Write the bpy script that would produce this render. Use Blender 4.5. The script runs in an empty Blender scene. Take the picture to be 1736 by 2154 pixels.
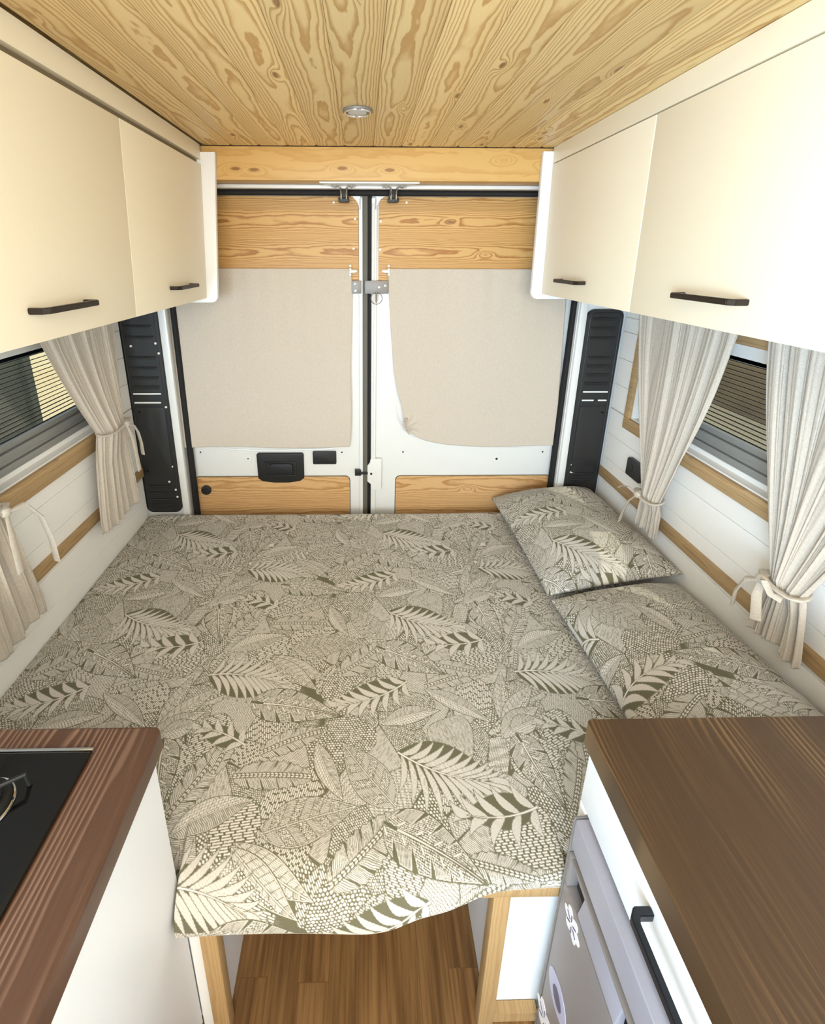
import bpy, bmesh, math, random
import numpy as np
from mathutils import Matrix, Vector, noise as mnoise

# ------------------------------------------------------------------ camera, world, sun, lights, exposure
scn = bpy.context.scene
cam = bpy.data.cameras.new('camera'); camo = bpy.data.objects.new('camera', cam); scn.collection.objects.link(camo)
cam.sensor_fit = 'VERTICAL'; cam.sensor_height = 36.0; cam.lens = 36.0 * 974.0 / 2154.0
cam.shift_x = (868.0 - 780.0) / 2154.0; cam.shift_y = (840.0 - 1077.0) / 2154.0
cam.clip_start = 0.02
camo.matrix_world = Matrix(((0.9998385, 0.00200934, -0.01785862, 0.0), (-0.01765894, 0.29431573, -0.95554509, 0.0),
                            (0.00333606, 0.95570613, 0.29430369, 1.5), (0, 0, 0, 1)))
scn.camera = camo
scn.view_settings.view_transform = 'Standard'; scn.view_settings.look = 'None'
scn.view_settings.exposure = -0.12; scn.view_settings.gamma = 1.0; scn.view_settings.use_curve_mapping = False
world = bpy.data.worlds.new('sky'); scn.world = world; world.use_nodes = True
wbg = world.node_tree.nodes['Background']; wbg.inputs[0].default_value = (0.80, 0.90, 1.0, 1); wbg.inputs[1].default_value = 1.9
def lamp(name, kind, loc, direction, energy, colour, size=None, size_y=None):
    l = bpy.data.lights.new(name, kind); l.energy = energy; l.color = colour
    if kind == 'AREA': l.shape = 'RECTANGLE'; l.size = size; l.size_y = size_y
    o = bpy.data.objects.new(name, l); scn.collection.objects.link(o); o.location = loc
    o.rotation_euler = Vector(direction).to_track_quat('-Z', 'Z').to_euler(); return o
sun = lamp('sun', 'SUN', (3, 0, 6), (-0.42, 0.35, -0.95), 4.0, (1.0, 0.93, 0.80)); sun.data.angle = 0.01
lamp('windscreen_daylight', 'AREA', (0.05, -2.2, 1.42), (0, 1, -0.10), 50, (1.0, 0.92, 0.76), 1.6, 0.75)
lamp('side_door_daylight', 'AREA', (-0.86, -1.15, 1.0), (1, 0.6, -0.10), 158, (0.50, 0.74, 1.0), 1.1, 1.5)
lamp('bed_fill_light', 'AREA', (0.05, -0.25, 1.80), (0, 0.45, -1), 14, (0.97, 0.97, 1.0), 0.5, 0.5)  # unseen fill lamp added overhead to brighten the bed and worktops

# ------------------------------------------------------------------ helpers
def lin(c): return tuple((x / 12.92 if x <= .04045 else ((x + .055) / 1.055) ** 2.4) for x in [v / 255.0 for v in c])
def origin_of(p):
    v = Vector((0, 0, 0))
    while p: v += Vector(p.location); p = p.parent
    return v
def shade(me, ang=35):
    me.polygons.foreach_set('use_smooth', [True] * len(me.polygons))
    try: me.set_sharp_from_angle(angle=math.radians(ang))
    except Exception: pass
def obj(name, bm, mat, parent=None, smooth=True, ang=35):
    """links one mesh object; its vertices are given in room coordinates"""
    if isinstance(bm, bpy.types.Mesh): me = bm
    else:
        bmesh.ops.recalc_face_normals(bm, faces=bm.faces); me = bpy.data.meshes.new(name); bm.to_mesh(me); bm.free()
    me.name = name
    if smooth: shade(me, ang)
    me.materials.append(mat); o = bpy.data.objects.new(name, me); scn.collection.objects.link(o)
    if parent: off = origin_of(parent); o.parent = parent
    else:
        n = len(me.vertices); co = np.empty(n * 3); me.vertices.foreach_get('co', co); co = co.reshape(-1, 3)
        off = Vector(((co[:, 0].min() + co[:, 0].max()) / 2, (co[:, 1].min() + co[:, 1].max()) / 2, co[:, 2].min())); o.location = off
    me.transform(Matrix.Translation(-off)); return o
def thing(name, label, cat, loc, group=None):
    o = bpy.data.objects.new(name, None); scn.collection.objects.link(o); o.location = loc; o.empty_display_size = .05
    o['label'] = label; o['category'] = cat
    if group: o['group'] = group
    return o
def tag(o, label, cat, group=None):
    o['label'] = label; o['category'] = cat
    if group: o['group'] = group
    return o
def struct(o, label, cat):
    o['kind'] = 'structure'; o['label'] = label; o['category'] = cat; return o
def B(): return bmesh.new()
def box(bm, x0, x1, y0, y1, z0, z1, bev=0.0, seg=2, M=None):
    t = B(); bmesh.ops.create_cube(t, size=1.0)
    for v in t.verts: v.co = Vector(((x0 + x1) / 2 + v.co.x * (x1 - x0), (y0 + y1) / 2 + v.co.y * (y1 - y0), (z0 + z1) / 2 + v.co.z * (z1 - z0)))
    if bev: bmesh.ops.bevel(t, geom=t.edges[:], offset=bev, segments=seg, profile=.6, affect='EDGES', clamp_overlap=True)
    if M: bmesh.ops.transform(t, matrix=M, verts=t.verts)
    join(bm, t); return bm
def join(bm, t):
    me = bpy.data.meshes.new('tmp'); t.to_mesh(me); t.free(); bm.from_mesh(me); bpy.data.meshes.remove(me)
def prism(bm, pts, axis, a0, a1, bev=0.0, seg=2):
    """extrudes an outline along axis 0/1/2; the outline gives the other two coordinates in x,y,z order"""
    t = B(); f = []
    for p in pts:
        c = list(p); c.insert(axis, a0); f.append(t.verts.new(c))
    face = t.faces.new(f); r = bmesh.ops.extrude_face_region(t, geom=[face])
    for v in r['geom']:
        if isinstance(v, bmesh.types.BMVert): v.co[axis] = a1
    bmesh.ops.recalc_face_normals(t, faces=t.faces)
    if bev:
        es = [e for e in t.edges if len(e.link_faces) == 2 and e.calc_face_angle(0) > .6]
        bmesh.ops.bevel(t, geom=es, offset=bev, segments=seg, profile=.6, affect='EDGES', clamp_overlap=True)
    join(bm, t); return bm
def rrect(x0, x1, y0, y1, r, n=6, corners=(1, 1, 1, 1)):
    """rounded outline; corners = (x1y1, x0y1, x0y0, x1y0)"""
    out = []
    for k, (cx, cy, a) in enumerate(((x1, y1, 0), (x0, y1, 90), (x0, y0, 180), (x1, y0, 270))):
        rr = r * corners[k]
        if rr <= 0: out.append((cx, cy)); continue
        ox = cx - rr if cx == x1 else cx + rr; oy = cy - rr if cy == y1 else cy + rr
        for i in range(n + 1):
            t = math.radians(a + 90 * i / n); out.append((ox + rr * math.cos(t), oy + rr * math.sin(t)))
    return out
def tube(bm, pts, r, n=8, flat=1.0, closed=False, cap=True):
    """round or flattened bar along points; r may be a list"""
    P = [Vector(p) for p in pts]; N = len(P); rings = []; prev = None
    for i, p in enumerate(P):
        a = P[(i - 1) % N] if (i or closed) else p; b = P[(i + 1) % N] if (i < N - 1 or closed) else p
        d = (b - a).normalized()
        if prev is None:
            up = Vector((0, 0, 1)) if abs(d.z) < .9 else Vector((1, 0, 0)); s = d.cross(up).normalized()
        else:
            s = (prev - d * prev.dot(d)).normalized()
        prev = s; u = s.cross(d); rr = r[i] if isinstance(r, (list, tuple)) else r
        rings.append([bm.verts.new(p + s * rr * math.cos(2 * math.pi * k / n) + u * rr * flat * math.sin(2 * math.pi * k / n)) for k in range(n)])
    for i in range(N if closed else N - 1):
        A, C = rings[i], rings[(i + 1) % N]
        for k in range(n): bm.faces.new((A[k], A[(k + 1) % n], C[(k + 1) % n], C[k]))
    if cap and not closed: bm.faces.new(rings[0][::-1]); bm.faces.new(rings[-1])
    return bm
def disc(bm, c, axis, r, h, n=24, bev=0.0):
    pts = [(r * math.cos(2 * math.pi * k / n), r * math.sin(2 * math.pi * k / n)) for k in range(n)]
    o = [c[i] for i in range(3) if i != axis]
    return prism(bm, [(o[0] + a, o[1] + b) for a, b in pts], axis, c[axis], c[axis] + h, bev)
def grid(name, P, mat, parent=None, attr=None, quiet=False):
    """mesh object from an (n, m, 3) array of points"""
    n, m = P.shape[:2]; me = bpy.data.meshes.new(name); me.vertices.add(n * m); me.vertices.foreach_set('co', P.astype(np.float32).ravel())
    i = np.arange(n * m).reshape(n, m); q = np.stack([i[:-1, :-1], i[1:, :-1], i[1:, 1:], i[:-1, 1:]], -1).reshape(-1, 4)
    me.loops.add(q.size); me.polygons.add(len(q)); me.loops.foreach_set('vertex_index', q.ravel().astype(np.int32))
    me.polygons.foreach_set('loop_start', (np.arange(len(q)) * 4).astype(np.int32)); me.polygons.foreach_set('use_smooth', np.ones(len(q), bool))
    me.update(calc_edges=True)
    if attr is not None: a = me.attributes.new('print', 'FLOAT', 'POINT'); a.data.foreach_set('value', attr.astype(np.float32).ravel())
    return obj(name, me, mat, parent, smooth=False)

# ------------------------------------------------------------------ procedural materials
class NT:
    def __init__(s, name, rough=.5, spec=.5):
        s.mat = bpy.data.materials.new(name); s.mat.use_nodes = True; s.t = s.mat.node_tree; s.b = s.t.nodes['Principled BSDF']
        s.b.inputs['Roughness'].default_value = rough; s.b.inputs['Specular IOR Level'].default_value = spec
    def set(s, sock, v):
        if isinstance(v, bpy.types.NodeSocket): s.t.links.new(v, sock)
        else: sock.default_value = v
    def m(s, op, a, b=None, c=None):
        n = s.t.nodes.new('ShaderNodeMath'); n.operation = op; s.set(n.inputs[0], a)
        if b is not None: s.set(n.inputs[1], b)
        if c is not None: s.set(n.inputs[2], c)
        return n.outputs[0]
    def pos(s):
        g = s.t.nodes.new('ShaderNodeNewGeometry'); x = s.t.nodes.new('ShaderNodeSeparateXYZ'); s.t.links.new(g.outputs['Position'], x.inputs[0]); return list(x.outputs)
    def vec(s, a, b, c):
        n = s.t.nodes.new('ShaderNodeCombineXYZ')
        for k, v in enumerate((a, b, c)): s.set(n.inputs[k], v)
        return n.outputs[0]
    def noise(s, v, scale=1.0, detail=2.0, rough=.5):
        n = s.t.nodes.new('ShaderNodeTexNoise'); s.set(n.inputs['Vector'], v); n.inputs['Scale'].default_value = scale
        n.inputs['Detail'].default_value = detail; n.inputs['Roughness'].default_value = rough; return n.outputs[0]
    def white(s, v):
        n = s.t.nodes.new('ShaderNodeTexWhiteNoise'); n.noise_dimensions = '3D'; s.set(n.inputs['Vector'], v); return n.outputs[0]
    def voro(s, v, scale=1.0, rnd=1.0):
        n = s.t.nodes.new('ShaderNodeTexVoronoi'); n.voronoi_dimensions = '2D'; s.set(n.inputs['Vector'], v); n.inputs['Scale'].default_value = scale
        n.inputs['Randomness'].default_value = rnd; return n.outputs['Distance'], n.outputs['Color']
    def ss(s, v, a, b):
        n = s.t.nodes.new('ShaderNodeMapRange'); n.interpolation_type = 'SMOOTHSTEP'; s.set(n.inputs[0], v); n.inputs[1].default_value = a; n.inputs[2].default_value = b; return n.outputs[0]
    def mix(s, f, a, b, mode='MIX'):
        n = s.t.nodes.new('ShaderNodeMix'); n.data_type = 'RGBA'; n.blend_type = mode; s.set(n.inputs[0], f)
        for k, v in ((6, a), (7, b)): s.set(n.inputs[k], v if isinstance(v, bpy.types.NodeSocket) else (*v[:3], 1))
        return n.outputs[2]
    def col(s, v): s.set(s.b.inputs['Base Color'], v if isinstance(v, bpy.types.NodeSocket) else (*v[:3], 1)); return s
    def bump(s, h, strength=.3, dist=.001):
        n = s.t.nodes.new('ShaderNodeBump'); s.set(n.inputs['Height'], h); n.inputs['Strength'].default_value = strength; n.inputs['Distance'].default_value = dist
        s.t.links.new(n.outputs[0], s.b.inputs['Normal'])
def plain(name, c, rough=.5, metal=0.0, spec=.5, vary=.03, scale=30, bump=0.0):
    n = NT(name, rough, spec); p = n.pos(); v = n.vec(*p); z = n.noise(v, scale, 3)
    n.col(n.mix(z, [k * (1 - vary) for k in lin(c)], [min(1, k * (1 + vary)) for k in lin(c)])); n.b.inputs['Metallic'].default_value = metal
    if bump: n.bump(n.noise(v, scale * 20, 2), bump, .0006)
    return n.mat
def pine(name, cross, along, w, u0, light, dark, seed=0, rings=5.0, wild=3.0, knots=.72, rough=.45, kc=(120, 70, 30), contrast=.85, depth=None, finger=0):
    """flat sawn boards: nested growth rings as contours of a wandering field, with knots"""
    n = NT(name, rough, .35); p = n.pos(); u, v = p[cross], p[along]
    if depth is not None: u = n.m('ADD', u, p[depth])
    a = n.m('DIVIDE', n.m('SUBTRACT', u, u0), w); idx = n.m('FLOOR', a); uc = n.m('SUBTRACT', n.m('FRACT', a), .5)
    r1 = n.white(n.vec(idx, seed, .5)); r2 = n.white(n.vec(idx, seed + 3.0, 2.5))
    uo = n.m('ADD', uc, n.m('MULTIPLY', n.m('SUBTRACT', r1, .5), .55)); um = n.m('MULTIPLY', uc, w)
    F = n.m('MULTIPLY', n.m('MULTIPLY', uo, uo), rings * 4)
    off = n.m('MULTIPLY', idx, 7.31)
    F = n.m('ADD', F, n.m('MULTIPLY', n.noise(n.vec(n.m('MULTIPLY', uc, .9), n.m('MULTIPLY', v, 2.2), n.m('ADD', off, seed)), 1.0, 1.0), wild * 2.2))
    F = n.m('ADD', F, n.m('MULTIPLY', n.noise(n.vec(n.m('MULTIPLY', um, 55), n.m('MULTIPLY', v, 13), off), 1.0, 2.0), 1.1))
    kd, kcol = n.voro(n.vec(n.m('ADD', n.m('MULTIPLY', um, 16.0), n.m('MULTIPLY', idx, 5.7)), n.m('ADD', n.m('MULTIPLY', v, 5.5), off), 0))
    sp = n.t.nodes.new('ShaderNodeSeparateColor'); n.t.links.new(kcol, sp.inputs[0]); on = n.ss(sp.outputs[0], knots, knots + .02)
    kn = n.m('MULTIPLY', n.m('POWER', 2.718, n.m('MULTIPLY', n.m('MULTIPLY', kd, kd), -26.0)), on)
    F = n.m('ADD', F, n.m('MULTIPLY', kn, n.m('ADD', 2.0, n.m('MULTIPLY', sp.outputs[1], 2.5))))
    f = n.m('FRACT', F); ring = n.m('MULTIPLY', n.ss(f, .38, .86), n.m('SUBTRACT', 1.0, n.ss(f, .90, 1.0)))
    fib = n.noise(n.vec(n.m('MULTIPLY', um, 900), n.m('MULTIPLY', v, 14), off), 1.0, 2.0)
    ring = n.m('MULTIPLY', ring, n.m('ADD', contrast * .78, n.m('MULTIPLY', fib, contrast * .4)))
    c = n.mix(ring, lin(light), lin(dark)); tint = n.m('ADD', .86, n.m('MULTIPLY', r2, .2))
    c = n.mix(1.0, c, n.vec(tint, n.m('MULTIPLY', tint, .985), n.m('MULTIPLY', tint, .95)), 'MULTIPLY')
    c = n.mix(n.m('MULTIPLY', n.m('SUBTRACT', fib, .35), .35), c, lin(dark))
    core = n.m('MULTIPLY', n.m('SUBTRACT', 1.0, n.ss(kd, .05, .12)), n.m('MULTIPLY', on, n.ss(sp.outputs[2], .45, .5)))
    c = n.mix(n.m('MULTIPLY', core, .75), c, lin(kc)); n.col(c); n.bump(ring, .12, .0005); return n.mat
def cloth(name, c, c2, rough=.9, weave=900, sheer=0.0):
    n = NT(name, rough, .15); x, y, z = n.pos(); h = n.m('ADD', n.noise(n.vec(n.m('MULTIPLY', x, .15), n.m('MULTIPLY', y, .15), z), weave, 2), n.noise(n.vec(x, y, n.m('MULTIPLY', z, .12)), weave, 2))
    slub = n.noise(n.vec(x, y, z), 260, 3); n.col(n.mix(n.ss(n.m('ADD', n.m('MULTIPLY', h, .5), n.m('MULTIPLY', slub, .3)), .30, 1.0), lin(c), lin(c2))); n.bump(h, .35, .0008)
    n.b.inputs['Sheen Weight'].default_value = .15
    if sheer:
        tr = n.t.nodes.new('ShaderNodeBsdfTranslucent'); tr.inputs[0].default_value = (*lin(c2), 1); mx = n.t.nodes.new('ShaderNodeMixShader'); mx.inputs[0].default_value = sheer
        out = n.t.nodes['Material Output']; n.t.links.new(n.b.outputs[0], mx.inputs[1]); n.t.links.new(tr.outputs[0], mx.inputs[2]); n.t.links.new(mx.outputs[0], out.inputs[0])
    return n.mat
M = {}
M['ceiling'] = pine('pine_ceiling_boards', 0, 1, .0886, -.408, (238, 209, 152), (192, 145, 80), 1.0, 4.0, 3.0, .72)
M['pine_x'] = pine('pine_panel', 2, 0, .094, 1.468, (212, 170, 108), (168, 114, 56), 5.0, 6.0, 2.6, .86, contrast=1.0)
M['pine_low'] = pine('pine_lower_panel', 2, 0, .12, .50, (216, 176, 126), (176, 126, 74), 9.0, 4.0, 1.8, .86)
M['beam'] = pine('pine_beam', 2, 0, .20, 1.70, (228, 186, 118), (203, 152, 84), 14.0, 2.5, 1.0, .35, contrast=.5)
M['strip'] = pine('oak_strip', 2, 1, .045, .655, (190, 160, 118), (156, 122, 82), 21.0, 3.0, 1.4, .95, contrast=.6)
M['post'] = pine('pine_post', 0, 2, .06, .22, (194, 162, 116), (166, 130, 84), 33.0, 3.0, 1.2, .9, contrast=.5)
def oak_floor():
    n = NT('oak_strip_floor', .42, .4); x, y, z = n.pos(); a = n.m('DIVIDE', n.m('ADD', x, 1.0), .066); i = n.m('FLOOR', a); u = n.m('FRACT', a)
    b = n.m('ADD', n.m('DIVIDE', y, .46), n.white(n.vec(i, 2, 1))); j = n.m('FLOOR', b); w = n.m('FRACT', b); r = n.white(n.vec(i, j, 4))
    g = n.noise(n.vec(n.m('MULTIPLY', x, 130), n.m('MULTIPLY', y, 5), n.m('MULTIPLY', r, 30)), 1, 4, .6); g2 = n.noise(n.vec(n.m('MULTIPLY', x, 34), n.m('MULTIPLY', y, 3), n.m('MULTIPLY', r, 50)), 1, 2)
    c = n.mix(n.ss(n.m('ADD', n.m('MULTIPLY', g, .55), n.m('MULTIPLY', g2, .45)), .32, .68), lin((96, 66, 36)), lin((148, 112, 70)))
    t = n.m('ADD', .86, n.m('MULTIPLY', r, .26)); c = n.mix(1.0, c, n.vec(t, t, t), 'MULTIPLY')
    e = n.m('MINIMUM', n.m('MINIMUM', u, n.m('SUBTRACT', 1.0, u)), n.m('MULTIPLY', n.m('MINIMUM', w, n.m('SUBTRACT', 1.0, w)), 7))
    n.col(n.mix(n.ss(e, .0, .015), lin((104, 74, 42)), c)); return n.mat
def stained(name, dark, light, u0, seed, rough):
    n = NT(name, rough, .5); x, y, z = n.pos(); a = n.m('DIVIDE', n.m('ADD', n.m('SUBTRACT', x, u0), n.m('MULTIPLY', z, 0.0)), .105); i = n.m('FLOOR', a); uc = n.m('SUBTRACT', n.m('FRACT', a), .5); r = n.white(n.vec(i, seed, 0))
    F = n.m('ADD', n.m('MULTIPLY', uc, 11.0), n.m('MULTIPLY', n.noise(n.vec(n.m('MULTIPLY', uc, 1.3), n.m('MULTIPLY', y, 1.6), n.m('ADD', n.m('MULTIPLY', i, 9.1), seed)), 1, 1), 9.0))
    F = n.m('ADD', F, n.m('MULTIPLY', n.noise(n.vec(n.m('MULTIPLY', x, 70), n.m('MULTIPLY', y, 8), i), 1, 2), .9)); f = n.m('FRACT', F)
    ln = n.m('MULTIPLY', n.ss(f, .35, .8), n.m('SUBTRACT', 1.0, n.ss(f, .86, 1.0))); fib = n.noise(n.vec(n.m('MULTIPLY', x, 500), n.m('MULTIPLY', y, 8), i), 1, 3)
    k = n.m('MULTIPLY', n.m('MULTIPLY', ln, n.ss(n.noise(n.vec(n.m('MULTIPLY', x, 9), n.m('MULTIPLY', y, 1.2), seed), 1, 1), .38, .60)), .95)
    c = n.mix(n.m('ADD', k, n.m('MULTIPLY', n.m('SUBTRACT', fib, .45), .5)), lin(dark), lin(light)); t = n.m('ADD', .85, n.m('MULTIPLY', r, .3))
    n.col(n.mix(1.0, c, n.vec(t, t, t), 'MULTIPLY')); n.bump(fib, .1, .0004); return n.mat
M['floor'] = oak_floor()
M['top_left'] = stained('dark_stained_worktop', (84, 58, 44), (136, 106, 88), -.30, 3, .34)  # stain colour also holds the reddish-grey cast of a reflection
M['top_right'] = stained('brown_stained_worktop', (70, 49, 28), (132, 102, 64), .335, 8, .42)
M['white'] = plain('white_wall_paint', (247, 244, 238), .5, spec=.3, vary=.015)
M['cream'] = plain('cream_cabinet_laminate', (244, 232, 206), .42, spec=.35, vary=.012, scale=300)
M['offwhite'] = plain('white_cabinet_laminate', (244, 243, 241), .35, spec=.4, vary=.012, scale=300)
M['metal_white'] = plain('white_van_enamel', (232, 232, 228), .28, spec=.5, vary=.015)
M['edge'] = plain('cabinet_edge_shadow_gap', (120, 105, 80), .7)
M['black'] = plain('black_plastic', (24, 24, 25), .45, vary=.1, scale=60, bump=.3)
M['vent'] = plain('black_moulded_plastic', (34, 34, 34), .5, vary=.12, scale=60, bump=.25)
M['bronze'] = plain('dark_bronze_handle', (52, 44, 36), .35, metal=.6, vary=.08)
M['handle'] = plain('matt_black_handle', (26, 28, 32), .4, vary=.08)
M['rubber'] = plain('black_rubber_seal', (20, 18, 18), .75, vary=.1, scale=90, bump=.4)
M['rubber_grey'] = plain('weathered_rubber_seal', (96, 92, 82), .6, vary=.1)
M['steel'] = plain('brushed_steel', (128, 124, 120), .45, metal=.25, vary=.06)
M['chrome'] = plain('polished_chrome', (215, 215, 215), .12, metal=1.0)
M['hob'] = plain('black_hob_glass', (9, 9, 10), .12, vary=.05)
M['iron'] = plain('black_enamel_burner', (14, 14, 14), .6)
M['alu'] = plain('grey_window_frame', (148, 148, 144), .4, metal=.1, vary=.04)
M['fridge'] = plain('silver_fridge_plastic', (168, 166, 176), .38, metal=.25, vary=.02)
M['fridge_door'] = plain('taupe_fridge_door', (150, 144, 142), .42, metal=.3, vary=.02)
M['sticker'] = plain('white_sticker_vinyl', (236, 232, 232), .4)
M['lilac'] = plain('lilac_sticker_vinyl', (186, 184, 204), .4)
M['ink'] = plain('grey_sticker_ink', (96, 90, 110), .5)
M['linen'] = cloth('linen_side_curtain', (190, 179, 165), (226, 215, 199), sheer=.12)
M['linen_rear'] = cloth('linen_rear_curtain', (198, 186, 170), (222, 210, 194), sheer=.08)
M['plug'] = plain('white_nylon_fitting', (240, 236, 226), .4)
M['lens'] = plain('frosted_lamp_lens', (196, 196, 190), .3)
def printed():
    n = NT('leaf_print_cotton', .85, .15); a = n.t.nodes.new('ShaderNodeAttribute'); a.attribute_name = 'print'
    x, y, z = n.pos(); w = n.noise(n.vec(x, y, z), 1400, 2); v = n.m('MULTIPLY', a.outputs['Fac'], n.m('ADD', .90, n.m('MULTIPLY', w, .2)))
    n.col(n.mix(v, lin((108, 104, 82)), lin((232, 225, 216)))); n.bump(w, .2, .0005); n.b.inputs['Sheen Weight'].default_value = .1; return n.mat
M['print'] = printed()
def glass():
    n = NT('tinted_window_glass', .03, .5); n.b.inputs['Transmission Weight'].default_value = 0; tr = n.t.nodes.new('ShaderNodeBsdfTransparent'); tr.inputs[0].default_value = (.86, .88, .86, 1)
    gl = n.t.nodes.new('ShaderNodeBsdfGlossy'); gl.inputs[0].default_value = (1, 1, 1, 1); gl.inputs[1].default_value = .03; mx = n.t.nodes.new('ShaderNodeMixShader'); mx.inputs[0].default_value = .08
    n.t.links.new(tr.outputs[0], mx.inputs[1]); n.t.links.new(gl.outputs[0], mx.inputs[2]); n.t.links.new(mx.outputs[0], n.t.nodes['Material Output'].inputs[0]); return n.mat
M['glass'] = glass()
M['render_wall'] = plain('sunlit_cream_render', (236, 226, 196), .9, vary=.05, scale=4)
M['dark_fence'] = plain('weathered_dark_timber', (70, 74, 68), .9, vary=.35, scale=5)
M['stone'] = plain('weathered_stone_wall', (120, 104, 84), .9, vary=.35, scale=3)
M['gravel'] = plain('pale_gravel_yard', (200, 184, 150), .95, vary=.2, scale=12)
XL, XR, ZC = -.885, .97, 1.83

# ------------------------------------------------------------------ the setting: shell of the van
o = obj('floor', box(B(), XL - .02, XR + .02, -2.3, 1.78, -.03, 0), M['floor']); struct(o, 'oak strip vinyl floor running under the bed between the lockers', 'floor')
bm = B()
for k in range(-1, 13):
    a = -.408 + .0886 * k; a0 = max(a, -.53); a1 = min(a + .0886, .64)
    prism(bm, [(a0 + .0003, ZC + .014), (a0 + .0003, ZC + .0028), (a0 + .0055, ZC), (a1 - .0055, ZC), (a1 - .0003, ZC + .0028), (a1 - .0003, ZC + .014)], 1, -2.2, 1.615)
box(bm, XL - .03, XR + .03, -2.3, 1.85, ZC + .012, ZC + .05)
me = bpy.data.meshes.new('ceiling'); bmesh.ops.recalc_face_normals(bm, faces=bm.faces); bm.to_mesh(bm and me); bm.free()
o = obj('ceiling', me, M['ceiling']); struct(o, 'knotty pine board ceiling running from front to back', 'ceiling')
def side_wall(name, x0, x1, w0, w1, h0, h1, label):
    bm = B(); xin = x0 if x0 > 0 else x1; s = 1 if x0 > 0 else -1
    def board(y0, y1, z0, z1):
        if y1 - y0 < .01 or z1 - z0 < .004: return
        c = .0011; d = s * .012; xi = xin; e = s * .0
        pts = [(xi + d, z0 + .0006), (xi + s * c, z0 + .0006), (xi, z0 + .0006 + c), (xi, z1 - .0006 - c), (xi + s * c, z1 - .0006), (xi + d, z1 - .0006)]
        prism(bm, pts, 1, y0, y1)
    z = .04
    for k in range(-1, 18):
        za, zb = max(0, z + .1 * k), min(ZC, z + .1 * (k + 1))
        if zb <= h0 or za >= h1: board(-.72, 1.70, za, zb)
        else:
            if za < h0: board(-.72, 1.70, za, h0)
            if zb > h1: board(-.72, 1.70, h1, zb)
            a, b = max(za, h0), min(zb, h1); board(-.72, w0, a, b); board(w1, 1.70, a, b)
    xo = xin + s * .045; xm = xin + s * .011
    for (ya, yb, za, zb) in ((-.72, w0, 0, ZC), (w1, 1.72, 0, ZC), (w0, w1, 0, h0), (w0, w1, h1, ZC)): box(bm, min(xm, xo), max(xm, xo), ya, yb, za, zb)
    o = obj(name, bm, M['white'], smooth=False); return struct(o, label, 'wall')
WL = (.62, 1.56, .943, 1.292)
side_wall('wall_left', XL - .045, XL, *WL, 'white painted grooved board wall on the left side under the cabinets')
side_wall('wall_right', XR, XR + .045, *WL, 'white painted grooved board wall on the right side behind the pillows')
o = obj('wall_right_front', box(B(), XR, XR + .05, -2.3, -.725, 0, ZC), M['white']); struct(o, 'plain white side wall beside the cab', 'wall'); o.name = 'wall_front'
o = obj('wall_light_block', box(B(), XL, XR, -2.34, -2.3, 0, 1.0), M['edge']); struct(o, 'unseen low wall added at the front to block low light', 'wall')  # added out of view to keep low frontal light off the hem
# pine trims on the walls
def strips(side, label1, label2):
    s = 1 if side > 0 else -1; x = XR if side > 0 else XL; t = .011
    def bx(bm, y0, y1, z0, z1): a, b = x - s * t, x + s * .002; box(bm, min(a, b), max(a, b), y0, y1, z0, z1, .0015)
    w = thing('window_1' if s < 0 else 'window_2', label1, 'window', (x, 1.1, .9)); w['kind'] = 'structure'
    bm = B(); bx(bm, .585, 1.59, .902 if s > 0 else .889, .943); bx(bm, .585, 1.59, 1.29, 1.325); bx(bm, 1.56, 1.59, .9435, 1.2895); bx(bm, .585, .615, .9435, 1.2895)
    obj('wooden_surround', bm, M['strip'], w)
    # reveal and grey window frame
    bm = B(); xo = x + s * .04
    for (y0, y1, z0, z1) in ((.62, 1.56, .9435, .948), (.62, 1.56, 1.287, 1.2915), (.62, .625, .948, 1.287), (1.555, 1.56, .948, 1.287)):
        box(bm, min(x, xo), max(x, xo), y0, y1, z0, z1)
    box(bm, min(xo - s * .012, xo), max(xo - s * .012, xo), .625, 1.555, .948, .966); box(bm, min(xo - s * .008, xo), max(xo - s * .008, xo), .625, 1.555, 1.238, 1.287)
    obj('reveal', bm, M['white'], w)
    bm = B()
    for i, (z0, z1, d) in enumerate(((.966, .986, .020), (.987, .998, .014), (.999, 1.018, .018), (1.019, 1.036, .010))): a, b = xo - s * d, xo + s * .01; box(bm, min(a, b), max(a, b), .626, 1.554, z0, z1, .002)
    a, b = xo - s * .008, xo + s * .01
    box(bm, min(a, b), max(a, b), .626, 1.554, 1.236, 1.25, .002); box(bm, min(a, b), max(a, b), .626, .66, 1.036, 1.24, .002); box(bm, min(a, b), max(a, b), 1.515, 1.554, 1.036, 1.24, .002)
    obj('window_frame', bm, M['alu'], w)
    obj('glass_pane', box(B(), *sorted((xo + s * .012, xo + s * .016)), .64, 1.54, 1.02, 1.25), M['glass'], w)
    bm = B()
    for k in range(17): z = 1.036 + .0122 * k; box(bm, *sorted((xo + s * .004, xo + s * .005)), .655, 1.52, z, z + (.0022 if k > 4 else .003))
    obj('blind', bm, M['black'], w)
    bm = B(); bx(bm, -.7, 1.695, .658, .694); o = obj('trim_1' if s < 0 else 'trim_2', bm, M['strip']); struct(o, label2, 'trim')
strips(-1, 'left side window with wooden surround, grey frame and horizontal blind lines', 'oak strip along the left wall above the bed')
strips(1, 'right side window between two tied curtains, with wooden surround', 'oak strip along the right wall behind the pillows')
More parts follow.
